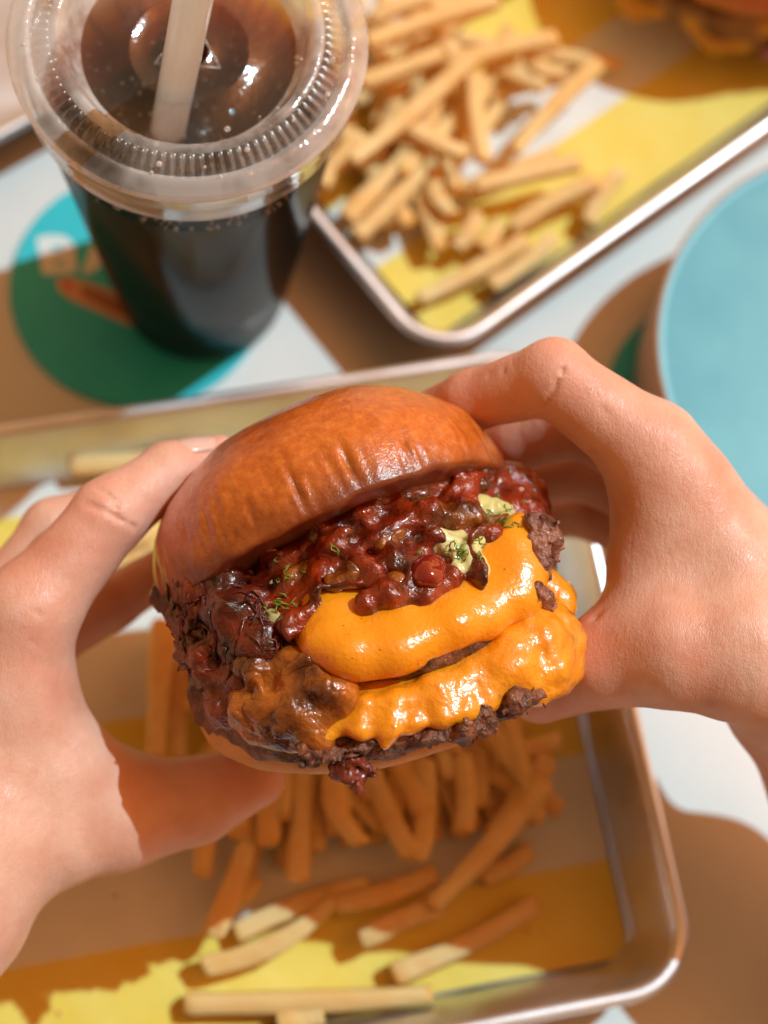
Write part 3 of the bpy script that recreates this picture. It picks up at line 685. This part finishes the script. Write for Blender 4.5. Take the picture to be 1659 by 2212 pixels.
for t0, t1 in ((.0, .18), (.18, .36), (.36, .54), (.54, .72), (.72, .9), (.9, 1.)):
    for s in (.0, .35, .7):
        pa, pb = between(t0, s), between(t1, s)
        base.append((B(*pa, relz(*pa, s)-.55), B(*pb, relz(*pb, s)-.55), .55 if s < .7 else .5))
def rel(p):
    d = None
    for A, Bb, r in base:
        e = cone(p, A, Bb, r, r); d = e if d is None else smin(d, e, .3)
    for c, Mx, r in lumps:
        near_ = np.abs(p-c.astype(np.float32)).max(1) < 1.0
        if near_.any():
            e = ell(p[near_], c, Mx, r); d[near_] = smin(d[near_], e, .16)
    return d-.10*fbm(p, 1.7, 3)-.05*np.abs(vnoise(p, 5.))
sculpt('relish', rel, (-4.6, -2.2, .5), (5, 3.4, 5.6), .075, M['relish'])
def lump_part(name, px, py, z, r, mat, seed, parent=burger, rot=None, amp=.06):
    c = B(px, py, z); Mx = np.linalg.qr(np.random.default_rng(seed).normal(size=(3, 3)))[0] if rot is None else rot
    m = max(r)+.25
    return sculpt(name, lambda p: ell(p, c, Mx, r)-amp*fbm(p+seed, 2.2, 3)-amp*.5*np.abs(vnoise(p+seed, 7.)), c-m, c+m, .05, mat, parent)
def shell(name, cs, r, mat, seed, th=.07, base_=None):
    """a thin irregular piece lying on the relish surface"""
    cs = [np.asarray(c, float) for c in cs]; bf = base_ or rel
    def f(p):
        d = None
        for a, b in zip(cs[:-1], cs[1:]):
            e = cone(p, a, b, r, r*.85); d = e if d is None else smin(d, e, .2)
        d = d-r*.55*fbm(p+seed, 1.5, 3)
        o_ = np.maximum(d, -9); k = .16; b_ = bf(p)-th-.03*vnoise(p+seed, 3.)
        h = np.maximum(k-np.abs(o_-b_), 0)/k
        return np.maximum(np.maximum(o_, b_)+h*h*k*.25, -(bf(p)+.15))
    lo = np.min(cs, 0)-r*2.0; hi = np.max(cs, 0)+r*2.0
    lo[2] -= .6; hi[2] += .6
    return sculpt(name, f, lo, hi, .055, mat)
for k, (t, s, a, b) in enumerate([(.06, .25, .36, .22), (.16, .15, .42, .2), (.22, .55, .3, .2), (.33, .2, .34, .18), (.43, .12, .3, .2), (.5, .45, .28, .18), (.62, .2, .4, .2), (.70, .35, .34, .26), (.78, .1, .36, .16), (.85, .3, .26, .18), (.55, .8, .26, .16), (.38, .75, .3, .16)]):
    px, py = between(t, s); c_ = B(px, py, relz(px, py, s)); shell('onion_piece', [c_-np.array([a*.6, 0, 0]), c_+np.array([a*.5, (k % 3-1)*.2, 0])], b*1.35, M['onion'], 40+k, .10)
lump_part('tomato_chunk', 925, 1235, relz(925, 1235, .72)+.2, (.52, .40, .36), simple('red_chunk', (.30, .018, .008), (.20, .012, .006), 60, .14, 200, .3, .0006, sss=.4, srad=(1, .2, .1), coat=.9), 77)
# --- herb sauce
def sauce(name, pts, r, seed): return shell(name, [B(*p) for p in pts], r, M['sauce'], seed, .06)
sz = lambda px, py, s: (px, py, relz(px, py, s)+.06)
s1_ = sauce('herb_sauce', [sz(965, 1175, .6), sz(1005, 1180, .68), sz(1005, 1222, .9)], .36, 1)
s2_ = sauce('herb_sauce', [sz(1020, 1165, .7), sz(1042, 1190, .9), sz(1048, 1235, 1.08)], .24, 2)
s3_ = sauce('herb_sauce', [sz(1040, 1085, .25), sz(1085, 1100, .5), sz(1105, 1130, .75), sz(1112, 1160, 1.0)], .33, 3)
s4_ = sauce('herb_sauce', [sz(610, 1280, .55), sz(600, 1320, .75), sz(630, 1345, .9)], .32, 4)
mb = MB(); q = np.random.default_rng(31)
def sprig(px, py, z, n, spread):
    for k in range(n):
        c = B(px+q.normal(0, spread*1.3), py+q.normal(0, spread*.9), z); c = c+np.array([0, 0, .22]); a = q.random()*6.283; l = q.uniform(.05, .13)
        for it in range(3): c[2] -= float(rel(c[None].astype(np.float32))[0])-.085
        d = np.array([math.cos(a), math.sin(a), 0]); e = np.array([-d[1], d[0], 0])*.06*q.normal()
        mb.tube([B2W(c-d*l), B2W(c+e), B2W(c+d*l)], [.014, .024, .01], 5)
for px, py, s, n, sp in ((1000, 1190, .75, 16, 14), (1035, 1170, .7, 4, 8), (1085, 1100, .5, 12, 18), (1105, 1135, .8, 7, 8), (605, 1300, .65, 16, 16), (620, 1240, .35, 6, 10), (910, 1190, .55, 3, 8), (730, 1180, .4, 3, 10), (640, 1225, .3, 4, 12)):
    sprig(px, py, relz(px, py, s), n, sp)
dl = mb.build('dill_flecks', M['dill'], burger); dl['kind'] = 'stuff'
# --- dark shredded filling on the left, cooked onions under it
def leftmass(p):
    d = None
    for a, b, r in [((405, 1275, 1.6), (480, 1240, 2.6), .5), ((420, 1330, 1.7), (520, 1320, 3.0), .6), ((430, 1400, 2.1), (560, 1380, 3.3), .55), ((440, 1450, 2.2), (520, 1470, 3.0), .5), ((480, 1520, 2.8), (500, 1540, 3.0), .4), ((360, 1290, .8), (420, 1270, 1.8), .42)]:
        e = cone(p, B(*a), B(*b), r, r); d = e if d is None else smin(d, e, .3)
    return d-.16*fbm(p+2, 1.6, 3)-.05*vnoise(p, 6)
sculpt('shredded_filling', leftmass, (-5.6, -4.2, -.6), (-1, 2, 4.8), .085, simple('dark_filling', (.018, .003, .002), (.20, .022, .006), 110, .35, 260, .9, .0014, sss=.2, srad=(1, .2, .1), coat=.5, crough=.06))
mb = MB(); q = np.random.default_rng(17)
for k in range(150):
    t = q.random(); px = 375+q.random()*215; py = 1225+(px-375)*.35+q.random()*190
    if px < 430 and py > 1440: continue
    z = 1.3+(px-375)/215*2.2+q.normal(0, .2)+.25
    c = B(px, py, z); a = q.normal(1.0, .9); l = q.uniform(.12, .36); d = np.array([math.cos(a), math.sin(a), q.normal(0, .4)]); e = q.normal(0, .1, 3)
    pts = np.array([c-d*l, c-d*l*.3+e, c+d*l*.4+e*.6, c+d*l])
    for it in range(4):
        f0 = leftmass(pts.astype(np.float32)); g = np.stack([leftmass((pts+np.eye(3)[i]*.03).astype(np.float32))-f0 for i in range(3)], 1)/.03
        g /= np.maximum(np.linalg.norm(g, axis=1, keepdims=True), .3); pts = pts-g*(f0-np.array([.0, .05, .05, .0]))[:, None]*.8
    mb.tube([B2W(p_) for p_ in pts], [.012, .034, .03, .01], 5)
o = mb.build('shreds', M['shred'], burger); o['kind'] = 'stuff'
for k, (px, py, z, r) in enumerate([(395, 1262, 1.7, .26), (450, 1222, 2.4, .3), (520, 1215, 2.9, .34), (565, 1262, 3.2, .26), (470, 1330, 2.9, .2), (420, 1420, 2.4, .2)]):
    c_ = B(px, py, z+.45); shell('onion_piece', [c_, c_+np.array([.3, .1, .1])], r, M['onion'] if k % 2 == 0 else M['relish'], 140+k, .06, leftmass)
def jam(p):
    d = None
    for a, b, r in [((515, 1420, 3.1), (560, 1450, 3.5), .38), ((540, 1530, 3.3), (640, 1540, 3.8), .5), ((640, 1480, 3.7), (720, 1490, 4.0), .46), ((600, 1440, 3.4), (680, 1440, 3.8), .4), ((560, 1575, 3.4), (690, 1585, 3.9), .32), ((700, 1540, 3.9), (740, 1520, 4.0), .34)]:
        e = cone(p, B(*a), B(*b), r, r); d = e if d is None else smin(d, e, .18)
    return d-.13*fbm(p+6, 1.2, 3)-.07*np.abs(vnoise(p+1, 3.2))
sculpt('cooked_onions', jam, (-3.8, -4.4, 1.8), (0, -.8, 5), .075, M['onion'])
for k, (px, py, z, a, r) in enumerate([(520, 1435, 3.6, (.2, .25), .26), (700, 1485, 4.3, (.3, -.15), .36), (590, 1525, 4.0, (.35, .1), .3), (650, 1578, 4.1, (.5, .05), .2), (560, 1490, 3.8, (.2, -.2), .22), (625, 1445, 4.0, (.3, .2), .24), (540, 1560, 3.7, (.25, -.1), .22)]):
    c_ = B(px, py, z); shell('onion_piece', [c_-np.array([*a, 0]), c_+np.array([*a, .05])], r, M['onion'], 60+k, .06, jam)
lump_part('hanging_scrap', 772, 1668, 4.05, (.52, .30, .2), simple('dark_bacon', (.10, .012, .006), (.20, .03, .012), 160, .4, 300, .7, .0012, coat=.3), 91, amp=.2, rot=np.eye(3))
RI = np.stack([su, sa, sw])
lump_part('beef_crumb', 1172, 1165, 2.4, (.34, .56, .5), M['beef_pink'], 92, amp=.18, rot=RI)
lump_part('beef_crumb', 1162, 1205, 2.5, (.32, .4, .5), M['beef_pink'], 97, amp=.18, rot=RI)
lump_part('beef_crumb', 1168, 1280, 2.9, (.15, .36, .25), M['beef_pink'], 93, amp=.18, rot=RI)
lump_part('beef_crumb', 1120, 1510, 3.55, (.62, .22, .3), M['patty'], 94, amp=.22, rot=RI)
lump_part('beef_crumb', 735, 1612, 3.9, (.75, .24, .4), M['patty'], 95, amp=.24, rot=RI)
lump_part('beef_crumb', 970, 1575, 3.9, (.7, .22, .4), M['patty'], 96, amp=.24, rot=RI)
lump_part('beef_crumb', 1040, 1545, 3.7, (.3, .2, .3), M['patty'], 98, amp=.2, rot=RI)
# ------------------------------------------------------------------ second burger at the top right of the far tray
QB = P(1575, -75, 0); QB[2] = .3
bur2 = empty('burger', QB, 'second cheeseburger on the far tray mostly cut off by the top right corner', 'burger')
def put(name, fn, lo, hi, h, mat):
    V, Q = snets(fn, np.array(lo), np.array(hi), h); return mk(name, V+QB, Q, mat, bur2)
ex, ey, ez = np.eye(3)
put('bottom_bun', lambda p: disc(p, (.3, .6, .7), ex, ez, ey, 4.0, .7, .6)-.05*fbm(p, .8, 2), (-4.6, -4.4, -.4), (5.2, 5.4, 1.8), .18, M['bun_low'])
put('beef_patty', lambda p: disc(p, (0, 0, 2.0), ex, ez, ey, 4.5+.15*vnoise(p, .7), .6, .5)-.3*fbm(p+3, 1.1, 3), (-5.6, -5.6, .6), (5.6, 5.6, 3.4), .15, simple('tan_beef', (.10, .04, .015), (.44, .24, .09), 60, .5, 200, .6, .0015))
def curl(p):
    d = None
    for a, b, r in [((-3.9, -1.9, 2.0), (-3.9, -3.1, 1.7), .34), ((-3.9, -3.1, 1.7), (-3.2, -3.9, 1.5), .36), ((-3.2, -3.9, 1.5), (-2.3, -3.8, 1.7), .32), ((-2.4, -2.9, 2.4), (-1.2, -3.7, 2.1), .4), ((-1.2, -3.9, 1.9), (-.2, -4.4, 1.5), .42), ((-.2, -4.4, 1.5), (.7, -4.2, 1.6), .34), ((.8, -3.9, 2.2), (2.4, -3.6, 2.3), .4)]:
        e = cone(p, a, b, r, r); d = e if d is None else smin(d, e, .25)
    return d-.08*fbm(p, 1.4, 2)
put('cheese_slice', curl, (-5, -5.4, .6), (3.2, -1, 3.4), .12, simple('amber_cheese', (.62, .30, .03), (.74, .42, .06), 60, .4))
put('red_onion', lambda p: cone(p, (1.6, -4.3, 1.3), (3.6, -3.4, 1.6), .28, .3)-.06*fbm(p, 2, 2), (.9, -5, .6), (4.4, -2.7, 2.3), .1, simple('red_onion', (.30, .06, .16), (.5, .22, .34), 90, .3, coat=.4))
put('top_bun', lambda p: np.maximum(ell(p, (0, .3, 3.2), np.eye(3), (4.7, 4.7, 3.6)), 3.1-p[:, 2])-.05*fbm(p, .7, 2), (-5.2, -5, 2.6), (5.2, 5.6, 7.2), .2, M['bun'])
# ------------------------------------------------------------------ the person's two hands
person = empty('person', C(830, 1900, 46), 'person seen only as two bare hands holding the burger over the near tray', 'person')
def hand(name, chains_, k, lo, hi, h, grooves=(), bumps=()):
    """one continuous skin: chains of (px, py, depth, radius) joints blended together"""
    segs = []
    for ch, kk in chains_:
        J = [(C(x, y, d*U), r*U) for x, y, d, r in ch]
        segs.append(([(J[i][0], J[i+1][0], J[i][1], J[i+1][1]) for i in range(len(J)-1)], kk))
    G = [([C(x, y, d*U) for x, y, d in pts], w_, dp) for pts, w_, dp in grooves]
    def f(p):
        d = None
        for ss, kk in segs:
            c = None
            for a, b, ra, rb in ss:
                e = cone(p, a, b, ra, rb); c = e if c is None else smin(c, e, .25)
            d = c if d is None else smin(d, c, kk)
        for pts, w_, dp in G:
            w_ = max(w_, .06)*1.1; dp = dp*1.35
            g = None
            for a, b in zip(pts[:-1], pts[1:]):
                e = cone(p, a, b, 0, 0); g = e if g is None else np.minimum(g, e)
            d = d+dp*np.exp(-(g/w_)**2)
        return d-.035*vnoise(p, .9)
    allp = np.array([j for ss, _ in segs for s in ss for j in s[:2]])
    V, Q = snets(f, allp.min(0)-2.4, allp.max(0)+2.4, h)
    o = mk(name, V, Q, M['skin'], person)
    red = np.zeros(len(V))
    for x, y, d in bumps: red += np.exp(-(np.linalg.norm(V-C(x, y, d*U), axis=1)/1.3)**2)
    at = o.data.attributes.new('flush', 'FLOAT', 'POINT'); at.data.foreach_set('value', np.clip(red*(.6+.5*vnoise(V, 1.2)), 0, 1).astype(np.float32))
    return o
LH = [
 ([(-170, 1925, 43.6, 2.45), (-620, 2450, 42, 3.0)], .8),                                                   # forearm
 ([(-170, 1925, 43.6, 2.4), (-30, 1640, 43.8, 1.75), (62, 1325, 43.0, 1.12)], 1.0),                        # index metacarpal
 ([(-170, 1925, 44.5, 2.3), (-90, 1650, 45.2, 1.7), (-40, 1380, 45.2, 1.0)], 1.0),
 ([(-170, 1925, 45.3, 2.2), (-110, 1700, 46.6, 1.6), (-60, 1480, 46.9, 1.0)], 1.0),
 ([(62, 1325, 43.0, 1.05), (236, 1112, 43.4, .86), (366, 1024, 44.2, .73), (470, 996, 44.9, .62)], .5),      # index finger
 ([(-40, 1380, 45.2, .98), (118, 1150, 45.9, .80), (290, 1080, 46.9, .70), (420, 1040, 47.8, .6)], .3),      # middle finger
 ([(-60, 1480, 46.9, .95), (95, 1392, 47.4, .74), (240, 1300, 47.5, .70), (370, 1225, 47.6, .6)], .3),      # ring finger
 ([(-80, 1560, 47.6, .9), (20, 1450, 49., .66), (90, 1400, 49.4, .58), (130, 1380, 49.3, .52)], .3),         # little finger
 ([(-60, 1800, 43.6, 2.2), (90, 1770, 44.2, 1.7), (250, 1760, 45.0, 1.34), (420, 1730, 45.2, 1.06), (545, 1678, 45.0, .80)], .9),   # thumb
 ([(40, 1500, 43.6, 1.15), (120, 1650, 44.1, 1.3), (230, 1725, 44.8, 1.2)], .9),                            # web
]
LG = [([(172, 1055, 42.8), (228, 1080, 42.5), (278, 1118, 42.8)], .05, .07), ([(186, 1092, 42.6), (240, 1106, 42.5), (290, 1140, 42.9)], .04, .06), ([(205, 1050, 42.8), (258, 1086, 42.6)], .04, .06), ([(170, 1075, 42.7), (225, 1100, 42.5), (262, 1132, 42.7)], .03, .05),
      ([(120, 1440, 42.4), (158, 1452, 42.3)], .06, .07), ([(140, 1465, 42.5), (178, 1535, 42.8), (215, 1590, 43.2)], .10, .12), ([(165, 1580, 42.8), (240, 1605, 43.3)], .08, .09), ([(120, 1600, 42.5), (190, 1640, 43.0)], .07, .06), ([(345, 1005, 43.5), (400, 1035, 43.7)], .05, .04), ([(30, 1290, 42.), (90, 1330, 41.9)], .06, .04), ([(20, 1340, 42.), (75, 1390, 42.)], .06, .035)]
hand('hand', LH, .8, None, None, .075, LG, [(236, 1105, 43), (150, 1520, 42.5), (452, 984, 44.8), (300, 1745, 43.6), (545, 1680, 44.2), (62, 1325, 42.5)])
RH = [
 ([(1770, 1440, 44., 2.25), (1905, 1750, 47.3, 2.6), (2090, 2250, 48.5, 3.0)], .8),                             # forearm
 ([(1770, 1440, 43.5, 2.25), (1560, 1225, 43., 1.6), (1405, 972, 42.6, 1.1)], 1.0),
 ([(1770, 1440, 44.5, 2.25), (1600, 1230, 44.8, 1.5), (1450, 1012, 44.8, 1.0)], 1.0),
 ([(1770, 1440, 45.5, 2.2), (1610, 1270, 46.6, 1.4), (1445, 1090, 46.9, .95)], 1.0),
 ([(1405, 968, 42.6, 1.05), (1197, 815, 42.4, .84), (1020, 866, 43.8, .70), (905, 905, 45.2, .6)], .4),      # index finger
 ([(1450, 1012, 44.8, .97), (1262, 915, 44.9, .82), (1120, 950, 46.0, .72), (1010, 985, 47.2, .6)], .25),     # middle finger
 ([(1445, 1090, 46.9, .92), (1270, 1010, 47., .80), (1140, 1035, 47.8, .7), (1050, 1080, 48.6, .58)], .25),
 ([(1440, 1180, 48.3, .85), (1290, 1110, 48.6, .72), (1190, 1110, 49.4, .6), (1120, 1140, 50., .5)], .25),
 ([(1770, 1440, 46.5, 2.0), (1610, 1340, 48., 1.3), (1440, 1180, 48.3, .88)], 1.0),
 ([(1720, 1425, 43., 1.9), (1600, 1405, 42., 1.6), (1460, 1405, 41.9, 1.32), (1310, 1425, 42.6, 1.08), (1165, 1490, 43.8, .8)], .8),   # thumb
 ([(1440, 1060, 42.9, 1.15), (1410, 1215, 42.8, 1.05), (1400, 1350, 42.5, 1.05)], .9),                       # web
]
RG = [([(1090, 800, 42.4), (1105, 850, 42.4)], .04, .05), ([(1120, 790, 42.2), (1140, 850, 42.1)], .04, .05), ([(1060, 810, 42.7), (1072, 850, 42.7)], .035, .04), ([(1172, 880, 42.), (1195, 848, 41.6), (1215, 800, 41.6)], .06, .08), ([(1285, 1335, 42.), (1305, 1300, 41.8), (1330, 1250, 41.7)], .08, .10), ([(945, 850, 44.), (958, 885, 44.2)], .06, .06), ([(1300, 880, 41.6), (1330, 920, 41.5)], .05, .03)]
hand('hand', RH, .8, None, None, .075, RG, [(1197, 800, 42), (1020, 860, 43.4), (1405, 955, 42), (1300, 1420, 42), (1165, 1490, 43.4), (1300, 1330, 42)])
def body(p):  # unseen torso and arms, added in dark cloth to block sky light
    d = cone(p, (2, -34, -18), (1, -27, 34), 15, 13.5)
    for sd, el, wr in ((-1, (-30, -10, 22), C(-620, 2450, 42*U)), (1, (33, -8, 12), C(2090, 2250, 48.5*U))):
        d = smin(d, cone(p, (sd*9, -27, 40), (sd*17, -26, 38), 7.5, 6.5), 6); d = smin(d, cone(p, (sd*18, -26, 38), el, 5.6, 4.6), 4)
        d = smin(d, cone(p, el, wr+(np.array(el)-wr)*.25, 4.8, 4.2), 3)
    return d-.35*fbm(p, .12, 2)
V, Q = snets(body, (-48, -56, -36), (48, 8, 52), 1.3)
mk('unseen_body', V, Q, simple('blocker_cloth', (.030, .034, .05), (.04, .045, .065), 60, .9), person)
def nail(a, b, up, wd, seed):
    """curved nail plate between two points on a fingertip, facing up"""
    x = nrm(b-a); z = nrm(up-x*np.dot(up, x)); y = np.cross(z, x); l = np.linalg.norm(b-a); mb = MB(); rings = []
    for t in np.linspace(0, 1, 9):
        w_ = wd*(.86+.14*math.sin(t*math.pi))*(1-.55*max(0, t-.8)/.2)*(1-.4*max(0, .15-t)/.15)
        rings.append([a+x*l*t+y*w_*u-z*(.16*wd*u*u*2.2)+z*.03*math.sin(t*math.pi) for u in np.linspace(-1, 1, 9)])
    mb.loft(rings, close=False)
    o = mb.build('fingernail', M['nail'], person)
    m = o.modifiers.new('thickness', 'SOLIDIFY'); m.thickness = .0005; m.offset = 0; return o
nup = nrm(CU*.85-CF*.5-CR*.1)
nail(C(388, 1016, 44.4*U)+nup*.74*U, C(474, 996, 44.9*U)+nup*.66*U, nup, .46, 1)
# ------------------------------------------------------------------ crumbs and salt scattered in the trays
def crumbs(W, hx, hy, n, seed, label):
    q = np.random.default_rng(seed); mb = MB()
    for k in range(n):
        p = W((q.uniform(-hx, hx), q.uniform(-hy, hy)), .3); r = .03+.10*q.random()**3
        c = np.array(p); T = [c+np.array(v)*r*q.uniform(.6, 1.3) for v in ((1, 0, -.4), (-.6, .8, -.4), (-.5, -.8, -.4), (.1, 0, .8), (.5, .6, .2))]
        mb.add(T, [(0, 1, 3), (1, 2, 3), (2, 0, 3), (0, 4, 1), (4, 3, 0), (0, 2, 1)])
    tag(mb.build('crumbs', M['fry'], smooth=False), label, None, None, 'stuff')
crumbs(Wn, 13, 7.6, 150, 5, 'loose potato crumbs scattered on the near tray paper')
crumbs(Wf, 12.5, 8.4, 120, 6, 'loose potato crumbs scattered on the far tray paper')
